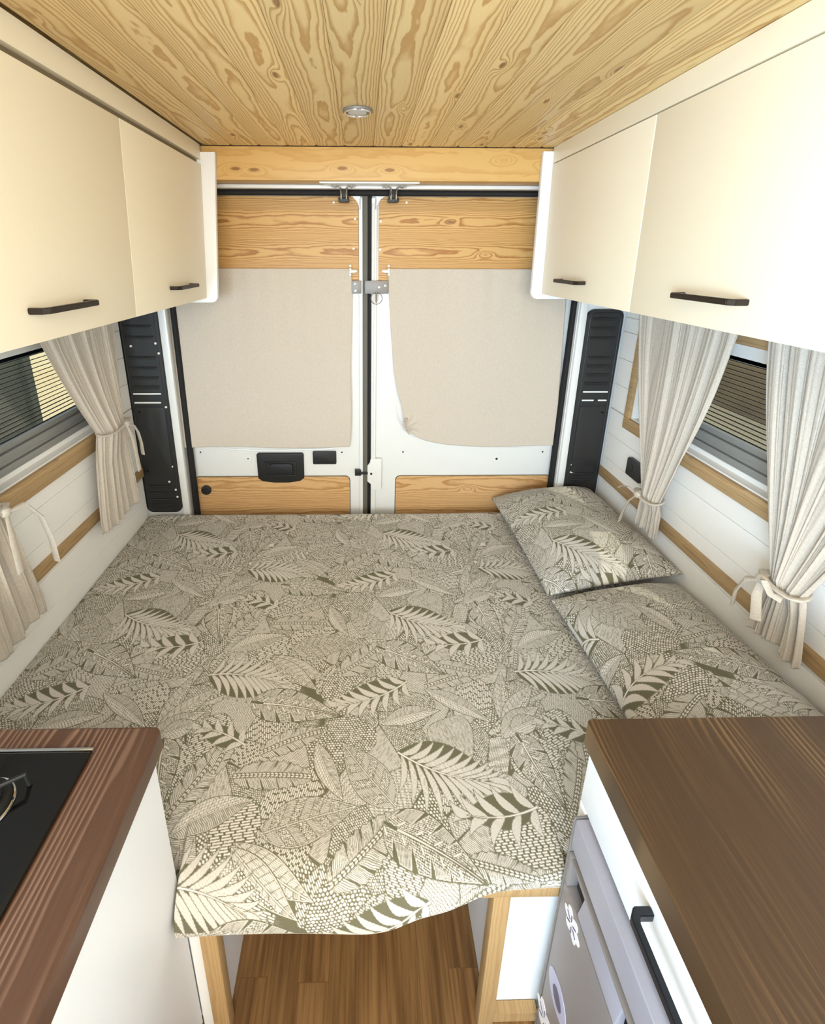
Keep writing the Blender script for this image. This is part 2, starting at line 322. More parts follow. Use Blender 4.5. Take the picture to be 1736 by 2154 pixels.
# rear pillars, header, seals
bm = B()
box(bm, XL - .04, -.72, 1.726, 1.80, 0, ZC); box(bm, -.745, -.716, 1.712, 1.74, .3, 1.74, .006); box(bm, .803, XR + .045, 1.726, 1.80, 0, ZC); box(bm, .805, .833, 1.712, 1.74, .3, 1.74, .006)
box(bm, -.75, .86, 1.7015, 1.737, 1.7195, 1.7315, .003); box(bm, -.75, .86, 1.72, 1.86, 1.7316, ZC)
o = obj('trim_3', bm, M['metal_white']); struct(o, 'white metal rear door frame with pillars and header', 'door frame')
bm = B(); tube(bm, [(-.702, 1.752, .3), (-.702, 1.752, 1.712), (.795, 1.752, 1.712), (.795, 1.752, .3)], .0135, 10); o = obj('trim_4', bm, M['rubber']); struct(o, 'black rubber seal framing the rear doors', 'seal')
o = obj('trim_5', box(B(), -.60, .70, 1.62, 1.700, 1.732, 1.829, .003), M['beam']); struct(o, 'pine beam across the ceiling end above the rear doors', 'beam')
# outside
o = obj('ground', box(B(), -30, 30, -20, 40, -.75, -.6), M['gravel']); struct(o, 'pale gravel yard seen through the side windows', 'ground')
o = obj('neighbouring_building', box(B(), -7.2, -6.2, 4, 26, -.6, 3.4), M['render_wall']); tag(o, 'sunlit cream building seen through the left side window', 'building')
bm = B(); box(bm, -3.05, -2.95, -1.5, 3.95, -.6, 2.2); box(bm, -3.1, -2.9, 3.93, 4.02, -.6, 2.3, .01); o = obj('timber_fence', bm, M['dark_fence']); tag(o, 'dark timber fence seen through the left side window', 'fence')
bm = B(); box(bm, 5.3, 5.8, 0, 22, -.6, 2.6); box(bm, 5.25, 5.85, 0, 22, 2.6, 2.7, .02); o = obj('boundary_wall', bm, M['stone']); tag(o, 'brown stone wall seen through the right side window', 'wall')

# ------------------------------------------------------------------ rear doors
YD = 1.778
def rear_door(name, x0, x1, label, left):
    d = thing(name, label, 'door', ((x0 + x1) / 2, YD, 0)); d['kind'] = 'structure'
    obj('door_skin', box(B(), x0, x1, YD, YD + .03, .05, 1.715, .006), M['metal_white'], d)
    bm = B(); c0, c1 = (x1 - .02, x1) if left else (x0, x0 + .02)
    prism(bm, rrect(c0, c1, .05, 1.70, .004), 1, YD - .012, YD, .004, 3)
    # concave corner webs joining the stile to the top rail
    px = x1 - .018 if left else x0 + .018; s = -1 if left else 1; R = .045
    pts = [(px - s * .004, 1.705)] + [(px + s * R * (1 - math.cos(a)), 1.705 - R * (1 - math.sin(a))) for a in [math.radians(90 * i / 8) for i in range(9)]][::-1]
    pts = [(px - s * .004, 1.705), (px + s * R, 1.705)] + [(px + s * R * (1 - math.cos(math.radians(t))), 1.705 - R * (1 - math.sin(math.radians(t)))) for t in range(80, -1, -10)] + [(px - s * .004, 1.66)]
    prism(bm, pts, 1, YD - .012, YD, 0)
    obj('stile', bm, M['metal_white'], d)
    # stamped ridge under the curtain and screw bosses
    bm = B()
    if left: pts = [(-.62, .775), (-.60, .752), (-.56, .739), (-.45, .732), (-.30, .733), (-.16, .736), (-.10, .744), (-.075, .765)]
    else: pts = [(.135, .93), (.145, .87), (.17, .825), (.21, .795), (.27, .775), (.36, .757), (.50, .747), (.64, .745), (.76, .748)]
    tube(bm, [(a, YD + .001, b) for a, b in pts], [.002] + [.006] * (len(pts) - 2) + [.002], 8)
    obj('pressed_ridge', bm, M['metal_white'], d)
    px0, px1 = (-.62, -.0125) if left else (.060, .74); bm = B()
    if left: out = rrect(px0, px1, 1.40, 1.703, .03, corners=(1, 0, 0, 0))
    else: out = rrect(px0, px1, 1.40, 1.703, .03, corners=(0, 1, 0, 0))
    prism(bm, out, 1, YD - .006, YD, .0008, 1); obj('upper_wood_panel', bm, M['pine_x'], d)
    a, b = (-.705, -.055) if left else (.141, .80); bm = B(); prism(bm, rrect(a, b, .33, .613, .02), 1, YD - .004, YD, .0008, 1); obj('lower_wood_panel', bm, M['pine_low'], d)
    bm = B(); prism(bm, rrect(a - .003, b + .003, .327, .616, .022), 1, YD - .0015, YD); obj('panel_gasket', bm, M['rubber_grey'], d)
    for (x, z) in (((-.67, .725), (-.086, .722)) if left else ((.169, .723), (.755, .721))):
        bm = B(); tube(bm, [(x + .015 * math.cos(t), YD, z + .015 * math.sin(t)) for t in np.linspace(0, 2 * math.pi, 20)[:-1]], .0008, 5, closed=True)
        k = obj('screw_boss', bm, M['metal_white'], d); obj('screw_hole', disc(B(), (x, YD - .001, z), 1, .0035, .002, 12), M['black'], k)
    x, z = (-.476, .696) if left else (.563, .691); bm = B(); prism(bm, rrect(x - .014, x + .014, z - .022, z + .022, .004), 1, YD - .002, YD, .001)
    k = obj('fixing_plate', bm, M['metal_white'], d); obj('screw_hole', disc(B(), (x, YD - .003, z), 1, .003 if left else .005, .002, 12), M['black'], k)
    for (x, z) in (((-.10, 1.683), (-.025, 1.629), (-.031, 1.528)) if left else ((.158, 1.684), (.067, 1.621), (.066, 1.525), (.71, 1.62))):
        obj('screw_cap', disc(B(), (x, YD - .0085, z), 1, .0042, .003, 12, .001), M['plug'], d)
    return d
dl = rear_door('door_1', -.742, .008, 'left rear van door, white metal with pine panels and black handle', True)
dr = rear_door('door_2', .034, .835, 'right rear van door, white metal with pine panels', False)
bm = B(); box(bm, .001, .021, YD - .016, YD + .02, .1, 1.712, .006, 3); obj('rubber_edge', bm, M['rubber_grey'], dl)
bm = B(); box(bm, .019, .036, YD - .002, YD + .03, .1, 1.712); obj('gap_seal', bm, M['rubber'], dl)
bm = B(); tube(bm, [(.040, YD - .010, .1), (.040, YD - .010, 1.68)], .006, 10); obj('rolled_edge', bm, M['metal_white'], dr)
# black pull handle
bm = B(); prism(bm, [(-.438, .718), (-.432, .724), (-.250, .724), (-.244, .718), (-.245, .612), (-.262, .598), (-.31, .591), (-.37, .591), (-.42, .598), (-.437, .612)], 1, YD - .016, YD, .004, 3); hp = obj('handle_plate', bm, M['black'], dl)
bm = B()
for (a, b, c, e) in ((-.408, -.275, .684, .690), (-.408, -.275, .622, .628), (-.408, -.402, .628, .684), (-.281, -.275, .628, .684)): box(bm, a, b, YD - .021, YD - .014, c, e, .002)
obj('recess_rim', bm, M['black'], hp)
bm = B(); prism(bm, rrect(-.385, -.290, .634, .680, .01), 1, YD - .026, YD - .015, .003); obj('grip', bm, M['handle'], hp)
bm = B(); prism(bm, rrect(-.207, -.109, .671, .730, .006), 1, YD - .008, YD, .002); obj('cover_plate', bm, M['black'], dl)
k = obj('knob', disc(B(), (-.66, YD - .016, .556), 1, .021, .012, 28, .003), M['vent'], dl); obj('knob_cap', disc(B(), (-.66, YD - .020, .556), 1, .010, .006, 20, .002), M['black'], k)
bm = B(); box(bm, -.032, -.006, YD - .018, YD - .008, .622, .650, .002); box(bm, -.012, .022, YD - .022, YD - .014, .630, .640, .002); obj('latch', bm, M['black'], dl)
bm = B(); prism(bm, [(.020, .596), (.020, .668), (.030, .682), (.034, .70), (.079, .70), (.079, .558), (.036, .558), (.034, .584)], 1, YD - .018, YD - .010, .002)
k = obj('strike_plate', bm, M['metal_white'], dr); obj('bolt_hole', disc(B(), (.036, YD - .0195, .632), 1, .005, .003, 14), M['black'], k)
# hasp joining the doors
t = thing('locking_hasp', 'grey steel locking plate with ring bridging the two rear doors', 'latch', (.03, YD - .02, 1.37))
bm = B(); box(bm, -.039, -.003, YD - .020, YD - .014, 1.369, 1.416, .001); obj('left_plate', bm, M['steel'], t)
bm = B(); box(bm, .010, .096, YD - .024, YD - .018, 1.369, 1.416, .001); rp = obj('right_plate', bm, M['steel'], t)
for (x, z, y) in ((-.026, 1.404, .0225), (-.025, 1.379, .0225), (.062, 1.392, .0265), (.085, 1.398, .0265)): obj('screw', disc(B(), (x, YD - y, z), 1, .0045, .003, 12, .001), M['chrome'], t)
bm = B(); tube(bm, [(.053 + .021 * math.sin(a), YD - .026, 1.352 + .021 * math.cos(a)) for a in np.linspace(0, 2 * math.pi, 28)[:-1]], .0014, 6, closed=True); obj('ring', bm, M['steel'], t)
bm = B(); tube(bm, [(.053, YD - .028, 1.375), (.053, YD - .028, 1.338)], .0035, 8); obj('pin', bm, M['chrome'], t)
# catches hanging from the header
t = thing('catch_bracket', 'white bracket plate under the pine beam above the rear doors', 'bracket', (.025, 1.69, 1.74))
bm = B(); prism(bm, [(-.138, 1.636), (.187, 1.636), (.160, 1.6995), (-.110, 1.6995)], 2, 1.7265, 1.7318, .0015); obj('plate', bm, M['metal_white'], t)
def catch(x, label):
    t = thing('door_catch', label, 'door catch', (x, 1.70, 1.69), 'hooked catches above the rear doors')
    bm = B()
    for s in (-1, 1):
        tube(bm, [(x + s * .036, 1.668, 1.7235), (x + s * .027, 1.676, 1.719), (x + s * .019, 1.681, 1.7235), (x + s * .010, 1.686, 1.720), (x + s * .009, 1.695, 1.706), (x + s * .009, 1.699, 1.686)], .0024, 8)
    obj('wire_loop', bm, M['chrome'], t)
    bm = B(); prism(bm, rrect(x - .014, x + .014, 1.684, 1.720, .006), 1, 1.722, 1.742, .003); box(bm, x - .019, x + .019, 1.704, 1.740, 1.678, 1.693, .005); obj('catch_body', bm, M['black'], t)
    for s in (-1, 1): obj('bolt', disc(B(), (x + s * .036, 1.662, 1.7225), 1, .005, .006, 12, .001), M['steel'], t)
catch(-.062, 'left of two black hooked catches above the gap between the rear doors'); catch(.107, 'right of two black hooked catches above the gap between the rear doors')

# ------------------------------------------------------------------ black pillar covers
def pillar(x0, x1, z0, z1, slits, whites, screws, label, s):
    t = thing('pillar_cover', label, 'pillar cover', ((x0 + x1) / 2, 1.72, z0), 'black covers on the rear pillars')
    bm = B(); prism(bm, rrect(x0, x1, z0, z1, .028), 1, 1.706, 1.726, .005, 3); obj('panel', bm, M['vent'], t)
    bm = B(); o = rrect(x0 + .010, x1 - .010, z0 + .012, z1 - .012, .022, 5); tube(bm, [(a, 1.706, b) for a, b in o], .0022, 6, closed=True); obj('raised_rim', bm, M['vent'], t)
    for z, a, b in slits:
        bm = B(); w = x1 - x0; xa, xb = x0 + a * w, x0 + b * w; tilt = s * .0
        tube(bm, [(xa, 1.706, z), ((xa + xb) / 2, 1.7045, z - .002), (xb, 1.706, z)], [.003, .0055, .003], 8, flat=.8); lv = obj('louvre', bm, M['vent'], t)
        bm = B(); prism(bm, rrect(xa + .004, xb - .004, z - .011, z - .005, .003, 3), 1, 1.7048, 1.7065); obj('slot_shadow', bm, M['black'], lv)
    for z, a, b in whites:
        bm = B(); w = x1 - x0; prism(bm, rrect(x0 + a * w, x0 + b * w, z - .0028, z + .0028, .0027, 3), 1, 1.7045, 1.7065); obj('slot_light_strip', bm, M['metal_white'], t)  # solid white strips painted as light showing through the slots
    for z, a in screws: obj('screw', disc(B(), (x0 + a * (x1 - x0), 1.7035, z), 1, .0045, .004, 12, .001), M['plug'] if s < 0 else M['vent'], t)
    bm = B(); prism(bm, rrect(x0 + .016, x1 - .016, .66, .945, .012), 1, 1.7035, 1.7065, .001); obj('blank_plate', bm, M['vent'], t)
S0 = [(1.258, .12, .82), (1.218, .12, .85), (1.142, .15, .85), (1.102, .15, .85), (1.064, .15, .85), (1.028, .15, .85), (.610, .15, .8), (.580, .15, .85), (.550, .15, .85), (.525, .15, .85)]
pillar(-.890, -.745, .487, 1.43, S0, [(.998, .12, .85), (.963, .12, .82)], [(1.182, .25), (1.192, .88), (1.155, .93), (.925, .22), (.945, .93), (.675, .22), (.695, .88), (.628, .75), (.592, .9), (.560, .92)], 'tall black slotted pillar cover beside the left edge of the rear doors', -1)
S1 = [(1.286, .12, .82), (1.252, .12, .82), (1.215, .12, .85), (1.142, .15, .85), (1.108, .15, .85), (1.074, .15, .85), (1.040, .15, .85), (.722, .15, .85), (.690, .15, .85), (.656, .15, .85), (.63, .15, .85)]
pillar(.833, .967, .44, 1.318, S1, [(1.003, .15, .88), (.969, .15, .50), (.969, .62, .88), (.695, .10, .22), (.662, .10, .22)], [(1.18, .75), (.92, .8)], 'tall black slotted pillar cover beside the right edge of the rear doors', 1)

# ------------------------------------------------------------------ overhead cabinets
def bar_handle(parent, p, along, out, L=.16, mat='bronze', w=.010, h=.007):
    """flat bar handle on two posts: p centre on the face, along and out unit vectors"""
    A = Vector(along); O = Vector(out); U = A.cross(O); bm = B(); st = .030; hw = L / 2
    prof = [(-hw, 0), (-hw, st * .72), (-hw + .010, st), (hw - .010, st), (hw, st * .72), (hw, 0), (hw - .010, 0), (hw - .010, st * .62), (hw - .016, st - .009), (-hw + .016, st - .009), (-hw + .010, st * .62), (-hw + .010, 0)]
    t = B(); f = [t.verts.new(Vector(p) + A * a + O * b - U * w / 2) for a, b in prof]; face = t.faces.new(f); r = bmesh.ops.extrude_face_region(t, geom=[face])
    for v in r['geom']:
        if isinstance(v, bmesh.types.BMVert): v.co += U * w
    bmesh.ops.recalc_face_normals(t, faces=t.faces); bmesh.ops.bevel(t, geom=[e for e in t.edges if e.calc_face_angle(0) > .5], offset=.0012, segments=2, affect='EDGES', clamp_overlap=True)
    join(bm, t); return obj('handle', bm, M[mat], parent)
def overhead(s, xt, xb, zt, zb, doors, handles, xw, fz, endx, label):
    t = thing('overhead_cabinet', label, 'cabinet', ((xt + xw) / 2, .8, zb)); y0, y1 = doors[0][0], doors[-1][1]; th = .017
    bm = B(); prism(bm, [(xt + s * (th + .001), zt + .012), (xb + s * (th + .001), zb + .004), (xw - s * .004, zb + .004), (xw - s * .004, ZC - .002), (xt + s * (th + .001), ZC - .002)], 1, y0, y1 - .001); obj('body', bm, M['offwhite'], t)
    bm = B(); prism(bm, [(xt + s * .0, fz), (xt + s * .0, ZC - .001), (xt + s * th, ZC - .001), (xt + s * th, fz)], 1, y0, y1 + .006, .001); obj('fascia', bm, M['cream'], t)
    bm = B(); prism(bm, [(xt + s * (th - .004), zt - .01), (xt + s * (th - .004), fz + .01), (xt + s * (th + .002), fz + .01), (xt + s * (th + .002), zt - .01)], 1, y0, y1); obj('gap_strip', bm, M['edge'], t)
    for (a, b), hy in zip(doors, handles):
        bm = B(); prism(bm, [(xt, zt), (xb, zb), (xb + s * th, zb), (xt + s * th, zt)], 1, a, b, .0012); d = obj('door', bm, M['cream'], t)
        z = zb + .052; x = xb + (xt - xb) * (z - zb) / (zt - zb); bar_handle(d, (x, hy, z), (0, 1, 0), (-s, 0, 0))
    x0e, x1e, ztop, zbot = endx; r = .022
    xw -= s * .004; out = [(xw, ztop), (x0e, ztop)] + [(x1e + s * r - s * r * math.cos(math.radians(a)), zbot + r - r * math.sin(math.radians(a))) for a in range(0, 91, 15)] + [(xw, zbot)]
    bm = B(); prism(bm, out, 1, y1 + .002, y1 + .020, .0015); obj('end_panel', bm, M['offwhite'], t)
    return t
overhead(-1, -.50, -.522, 1.772, 1.365, [(-.05, .525), (.53, 1.088), (1.092, 1.598)], [.24, .815, 1.37], XL, 1.786, (-.455, -.487, 1.808, 1.350), 'cream overhead cabinet along the left wall with dark bar handles')
overhead(1, .60, .609, 1.779, 1.381, [(-.05, .535), (.54, 1.057), (1.061, 1.598)], [.24, .808, 1.365], XR, 1.782, (.568, .575, 1.817, 1.364), 'cream overhead cabinet along the right wall with dark bar handles')

# ceiling downlight
t = thing('ceiling_downlight', 'small round recessed downlight in the pine ceiling', 'light', (-.010, 1.241, ZC))
bm = B(); disc(bm, (-.010, 1.241, ZC - .0055), 2, .036, .0055, 40, .002); obj('lens', disc(B(), (-.010, 1.241, ZC - .0075), 2, .022, .004, 32, .001), M['lens'], t); obj('trim_ring', bm, M['steel'], t)
bm = B(); tube(bm, [(-.010 + .030 * math.cos(a), 1.241 + .030 * math.sin(a), ZC - .006) for a in np.linspace(0, 2 * math.pi, 40)[:-1]], .003, 8, closed=True); obj('bezel', bm, M['chrome'], t)

# ------------------------------------------------------------------ bed frame
t = thing('bed_frame', 'white panelled bed frame with pine posts flanking the underbed aisle', 'bed frame', (.03, 1.1, 0))
bm = B(); box(bm, -.884, -.277, .546, .562, .001, .40); box(bm, -.293, -.277, .546, 1.72, .001, .40); obj('left_locker', bm, M['offwhite'], t)
bm = B(); box(bm, .263, .968, .546, .562, .001, .40); box(bm, .253, .267, .546, 1.72, .001, .40); obj('right_locker', bm, M['offwhite'], t)
bm = B(); box(bm, -.324, -.299, .533, .545, .001, .40); obj('filler_strip', bm, M['offwhite'], t)
bm = B(); box(bm, -.298, -.266, .519, .545, .001, .405, .003); obj('post', bm, M['post'], t)
bm = B(); box(bm, .231, .262, .519, .545, .001, .418, .003); obj('post', bm, M['post'], t)
bm = B(); box(bm, .205, .354, .517, .545, .419, .444, .004); obj('rail', bm, M['post'], t)
bm = B(); box(bm, .263, .354, .527, .545, .001, .03); obj('foot_rail', bm, M['post'], t)
bm = B(); box(bm, -.884, .968, .60, 1.72, .402, .416); obj('base_board', bm, M['pine_low'], t)

# ------------------------------------------------------------------ printed bedding
def make_print():
    """botanical textile print: numpy raster of one 785 x 415 mm repeat, 0 ground .. 1 cream"""
    S=2.0; TW,TH=785.0,415.0; W,H=int(TW*S),int(TH*S)
    rs=np.random.RandomState(7)
    jit=rs.rand(64,64)
    sm=lambda e,w=.35: np.clip(.5+e/w,0,1)                     # soft step, e in mm
    def hsh(a,b): return jit[np.mod(a.astype(int),64),np.mod(b.astype(int),64)]
    def wob(x,y,a=1.0,k=.05): return a*(np.sin(x*k*1.3+y*k*.9)+np.sin(y*k*1.7-x*k*.6+2))
    def dots(x,y,px=4.6,py=3.8,rx=1.7,ry=1.3):
        x=x+wob(x,y,1.2); y=y+wob(y,x,1.2)
        r=np.floor(y/py); xx=x/px+.5*np.mod(r,2); c=np.floor(xx); h=hsh(c,r)
        dx=(xx-c-.5)*px+(h-.5)*.9; dy=(y/py-r-.5)*py+(hsh(r,c+9)-.5)*.7
        k=.75+.45*hsh(c+5,r+3)
        d=np.sqrt((dx/(rx*k))**2+(dy/(ry*k))**2); return sm((1-d)*min(rx,ry))
    def dashes(x,y,px=14,py=3.4,th=.62):
        r=np.floor(y/py); xx=x/px+hsh(r,r*0+3)*.9; c=np.floor(xx)
        dx=np.abs(xx-c-.5)*px; dy=np.abs(y/py-r-.5)*py
        e=np.minimum(px*.5-.9-1.5*hsh(c,r)-dx, py*th*.5-dy); return sm(e)
    def fine(x,y,p=1.9,duty=.55):
        p=p*1.22
        x=x+.5*np.sin(y*.35+x*.1)
        r=np.floor(x/p); g=hsh(r,np.floor(y/9+hsh(r,r*0)*3))
        return sm((duty*.5-np.abs(x/p-r-.5))*p,.5)*(.65+.35*(g>.25))
    def block(x,y,p=5,q=4): 
        r=np.floor(y/q); xx=x/p+.4*hsh(r,r*0+1); c=np.floor(xx)
        return sm(np.minimum((.5-np.abs(xx-c-.5))*p-.45,(.5-np.abs(y/q-r-.5))*q-.4))*(.8+.2*hsh(c,r))
    cv=np.zeros((H,W))
    gx,gy=np.meshgrid((np.arange(W)+.5)/S,(np.arange(H)+.5)/S)
    # ground filler in voronoi zones (wrapped)
    NZ=70; zp=rs.rand(NZ,2)*[TW,TH]; best=np.full((H,W),1e9); sec=best.copy(); idm=np.zeros((H,W),int)
    for i,(a,b) in enumerate(zp):
        dx=np.abs(gx-a); dx=np.minimum(dx,TW-dx); dy=np.abs(gy-b); dy=np.minimum(dy,TH-dy); d=np.hypot(dx,dy)
        m=d<best; sec=np.where(m,best,np.minimum(sec,d)); idm=np.where(m,i,idm); best=np.minimum(best,d)
    for i in range(NZ):
        m=idm==i; x,y=gx[m],gy[m]; a=rs.rand()*3.14; xr=x*np.cos(a)+y*np.sin(a); yr=-x*np.sin(a)+y*np.cos(a); k=rs.rand()
        if k<.38: v=dots(xr,yr,*( (4.6,3.8,1.7,1.3) if k<.25 else (6.8,5.2,2.5,1.9)))
        elif k<.6: v=dashes(xr,yr,12+6*rs.rand(),3.1+1.2*rs.rand())
        elif k<.8: v=fine(yr,xr,2.3,.6)
        else: v=block(xr,yr,5,3)
        cv[m]=v
    cv*=sm(sec-best-1.6,1.)
    def region(cx,cy,R):
        ix=np.arange(int((cx-R)*S),int((cx+R)*S)); iy=np.arange(int((cy-R)*S),int((cy+R)*S))
        X,Y=np.meshgrid((ix+.5)/S,(iy+.5)/S); return X,Y,np.ix_(np.mod(iy,H),np.mod(ix,W))
    def frame(p0,p1,bend=0,pad=30,wide=0):
        L=math.hypot(p1[0]-p0[0],p1[1]-p0[1]); a=math.atan2(p1[1]-p0[1],p1[0]-p0[0])
        X,Y,ix=region((p0[0]+p1[0])/2,(p0[1]+p1[1])/2,L/2+pad+wide)
        s=(X-p0[0])*math.cos(a)+(Y-p0[1])*math.sin(a); t=-(X-p0[0])*math.sin(a)+(Y-p0[1])*math.cos(a)
        q=np.clip(s/L,0,1); t=t-bend*4*q*(1-q); return L,s,t,q,ix
    def put(ix,e,val,gap=1.5):
        c=cv[ix]; c=c*(1-sm(e+gap)); m=sm(e); cv[ix]=c*(1-m)+val*m
    def lens(s,t,L,Wd,p=1.0,q=None):
        q=np.clip(s/L,0,1); e=Wd*np.sin(np.pi*q**p)-np.abs(t); return np.minimum(e,np.minimum(s,L-s)+.5)
    def leaflet(p0,p1,Wd,bend,tone=.80):
        L,s,t,q,ix=frame(p0,p1,bend,8,abs(bend)+Wd); e=lens(s,t,L,Wd,.8)
        e=e+.5*np.sin(s*.9)*.6
        v=tone-.32*sm(np.abs(np.sin((s*.35+t*2.1)))*-1+.33,.3)
        put(ix,e,v,1.1)
    def clear(p0,p1,Wd,bend=0,p=.8):
        L,s,t,q,ix=frame(p0,p1,bend,10,Wd); e=lens(s,t,L,Wd,p); cv[ix]=cv[ix]*(1-sm(e,2))
    def line(p0,p1,bend,w):
        L,s,t,q,ix=frame(p0,p1,bend,6,abs(bend)); e=np.minimum(w*(1.15-q)-np.abs(t),np.minimum(s,L-s)); put(ix,e,1.0,.9)
    def palm(p0,p1,bend,n,lenL,lenR,wd=5.0,a0=1.15,a1=.25,curl=9):
        L=math.hypot(p1[0]-p0[0],p1[1]-p0[1]); a=math.atan2(p1[1]-p0[1],p1[0]-p0[0])
        clear(p0,(p1[0]+.1*(p1[0]-p0[0]),p1[1]+.1*(p1[1]-p0[1])),max(lenL,lenR)*.50)
        def P(u): b=bend*4*u*(1-u); return p0[0]+u*L*math.cos(a)-b*math.sin(a),p0[1]+u*L*math.sin(a)+b*math.cos(a)
        for sd,ln in ((1,lenL),(-1,lenR)):
            for i in range(n):
                u=.04+.9*i/(n-1); c=P(u); ang=a+sd*(a0+(a1-a0)*(i/(n-1))**1.0)+(bend/L)*4*(1-2*u)
                l=ln*(.62+.5*math.sin(math.pi*min(1,(i+1.2)/(n+.6))))
                leaflet(c,(c[0]+l*math.cos(ang),c[1]+l*math.sin(ang)),wd,-sd*curl)
        line(p0,p1,bend,1.6)
    def feather(p0,p1,Wd,bend=0):
        L,s,t,q,ix=frame(p0,p1,bend,20,Wd)
        wv=Wd*(np.clip(np.sin(np.pi*np.clip(q,0,1)**.85),0,1)**.5); e=np.minimum(wv*(1+.06*np.sin(s*.4))-np.abs(t),np.minimum(s,L-s))
        u=s-np.abs(t)*.55+2*np.sin(s*.13); tt=np.abs(t)
        v=fine(u,tt,2.5,.58)
        notch=np.abs(np.mod(u+7*np.sign(t),31)-15.5)-(.10*np.maximum(tt-4,0)); v=v*sm(notch-.2,.6)
        h=np.mod(s,8.5)-4.2; d=np.sqrt(((h+tt*.9-1)/3.3)**2+((tt-2.1)/1.55)**2)
        v=np.where(tt<4.4,sm((1-d)*1.6),v); v=v*sm(np.abs(tt-4.7)-.5,.6)
        put(ix,e,v,1.4)
    def oval(p0,p1,Wd,bend=0,kind=0,p=.85):
        L,s,t,q,ix=frame(p0,p1,bend,20,Wd); e=lens(s,t,L,Wd,p); u=s-np.abs(t)*.6; tt=np.abs(t)
        A=fine(u+tt*tt*.01,tt,2.8,.62)*.86; B=block(u,tt,6.4,5.2)
        if kind==0: v=np.where(t>0,A,B)
        elif kind==1: v=np.where(t<0,A,B)
        elif kind==2:                                            # mosaic: bands alternate dots and stripes
            k=np.mod(np.floor((u+6*np.sign(t))/19),2); v=np.where(k>0,dots(u,tt,3.3,3.0,1.35,1.1),fine(tt,u,2.3,.62)*.85)
            v=v*sm(np.abs(np.mod((u+6*np.sign(t)),19)-9.5)*-1+8.9,.6)
        else:                                                    # banded with cross bars
            v=fine(tt,u,2.0,.74)*.92; v=v*sm(np.abs(np.mod(u,15)-7.5)-.7,.5); v=np.where((t<-Wd*.35),dots(s,t,6,4,2.4,1.6),v)
        rim=sm(.55-np.abs(e-.9)); mid=sm(.75-np.abs(t)); gap=sm(1.7-np.abs(t)); v=v*(1-gap)*sm(e-2.0)
        put(ix,e,np.maximum(v,np.maximum(rim,mid)),1.5)
    def monstera(p0,p1,Wd,bend=0):
        L,s,t,q,ix=frame(p0,p1,bend,36,Wd+12); tt=np.abs(t); sg=np.sign(t)
        e=lens(s+.16*L,t,L*1.20,Wd,.60); a=np.mod(s-tt*.62+7*sg,36)-18
        body=dots(s-tt*.6,tt,3.9,3.5,1.55,1.3); out=fine(s-tt*.5,tt,2.3,.6)*.85; k=sm((tt-Wd*.45)*.4,2); v=body*(1-k)+out*k
        lobe=np.mod(np.floor((s-tt*.62+7*sg+18)/36),2); v=np.where(lobe>0,body,v)
        hw=np.clip((tt-Wd*.30)*.20,-3,6.5)*np.where(t>0,.7,1.0); slot=hw-np.abs(a)                     # split between lobes, open to the rim
        g2=np.mod(s-tt*.9+7*sg+18,36)-18; d=np.sqrt((g2/2.3)**2+((tt-Wd*.24)/7)**2)
        v=v*sm((d-1.3)*2); v=np.maximum(v,sm((1-d)*2)); rim=np.maximum(sm(.6-np.abs(e-1.2)),sm(.55-np.abs(slot+1.3))*(tt>Wd*.28)); v=np.maximum(v*sm(e-2.4),rim)
        v=v*sm(-slot,.5); mid=sm(1.7*(1.15-q)-tt); v=np.maximum(v*sm(tt-3.0,.6),mid*(s>0)*(s<L)); put(ix,e,v,2.0)
    def patch(c,R,fn,ang,*a):
        X,Y,ix=region(c[0],c[1],R+6); x=X-c[0]; y=Y-c[1]; th=np.arctan2(y,x); e=R*(1+.12*np.sin(3*th+c[0]))-np.hypot(x,y)
        xr=x*math.cos(ang)+y*math.sin(ang); yr=-x*math.sin(ang)+y*math.cos(ang); put(ix,e,fn(xr,yr,*a),1.4)
    # ---- layout, millimetres on the bed (x to the right, y to the rear doors)
    patch((360,722),52,dashes,.45,17,4.6,.66); patch((300,570),62,dashes,.1,12,4.2,.62); patch((375,835),60,dots,.3)
    patch((-235,590),48,dashes,.12,20,4.6,.62); patch((-30,762),55,dots,.1,6.2,4.8,2.3,1.7); patch((-150,560),50,dashes,1.1,11,3.4)
    patch((-330,770),48,dashes,.4,18,5,.6); patch((200,760),50,fine,.2); patch((-190,905),44,dashes,-.35,20,4.6)
    patch((120,830),48,dots,.2); patch((-60,470),40,dots,.2,7,5.4,2.6,2.0)
    feather((-221,729),(-90,776),24,4); feather((-375,620),(-303,752),30,-4); feather((-267,684),(-105,680),27,3)
    feather((-60,512),(58,612),33,-6); feather((155,888),(335,932),22,6); feather((187,955),(305,925),22); feather((473,690),(497,775),20)
    feather((420,585),(395,520),18); feather((-330,880),(-395,850),18)
    oval((-362,587),(-217,640),27,6,1); oval((-101,750),(-41,637),20,-5,0); oval((45,791),(182,824),21,8,0)
    oval((154,880),(293,792),20,6,0); oval((319,793),(356,930),18,0,3); oval((319,793),(426,890),20,0,3)
    oval((308,755),(417,828),24,8,0); oval((-451,775),(-375,803),22,0,0); oval((-234,570),(-86,492),23,-4,3); oval((-240,978),(-112,880),22,0,3)
    oval((-191,583),(-14,626),39,2,2,.75); oval((62,625),(-45,750),38,3,2,.75)
    palm((75,729),(262,668),-14,12,80,98,6.2); palm((337,620),(197,610),10,5,52,62,8.0,1.25,.45,8)
    palm((113,905),(-62,842),16,8,52,60,7.0,1.2,.4,8); palm((-393,928),(-200,890),16,12,74,94,6.0); palm((-258,748),(-372,792),-6,5,46,40,6.5,1.0,.35,6)
    monstera((350,745),(390,620),38,-4); monstera((62,588),(205,512),47,4); monstera((-236,846),(-55,812),42,4)
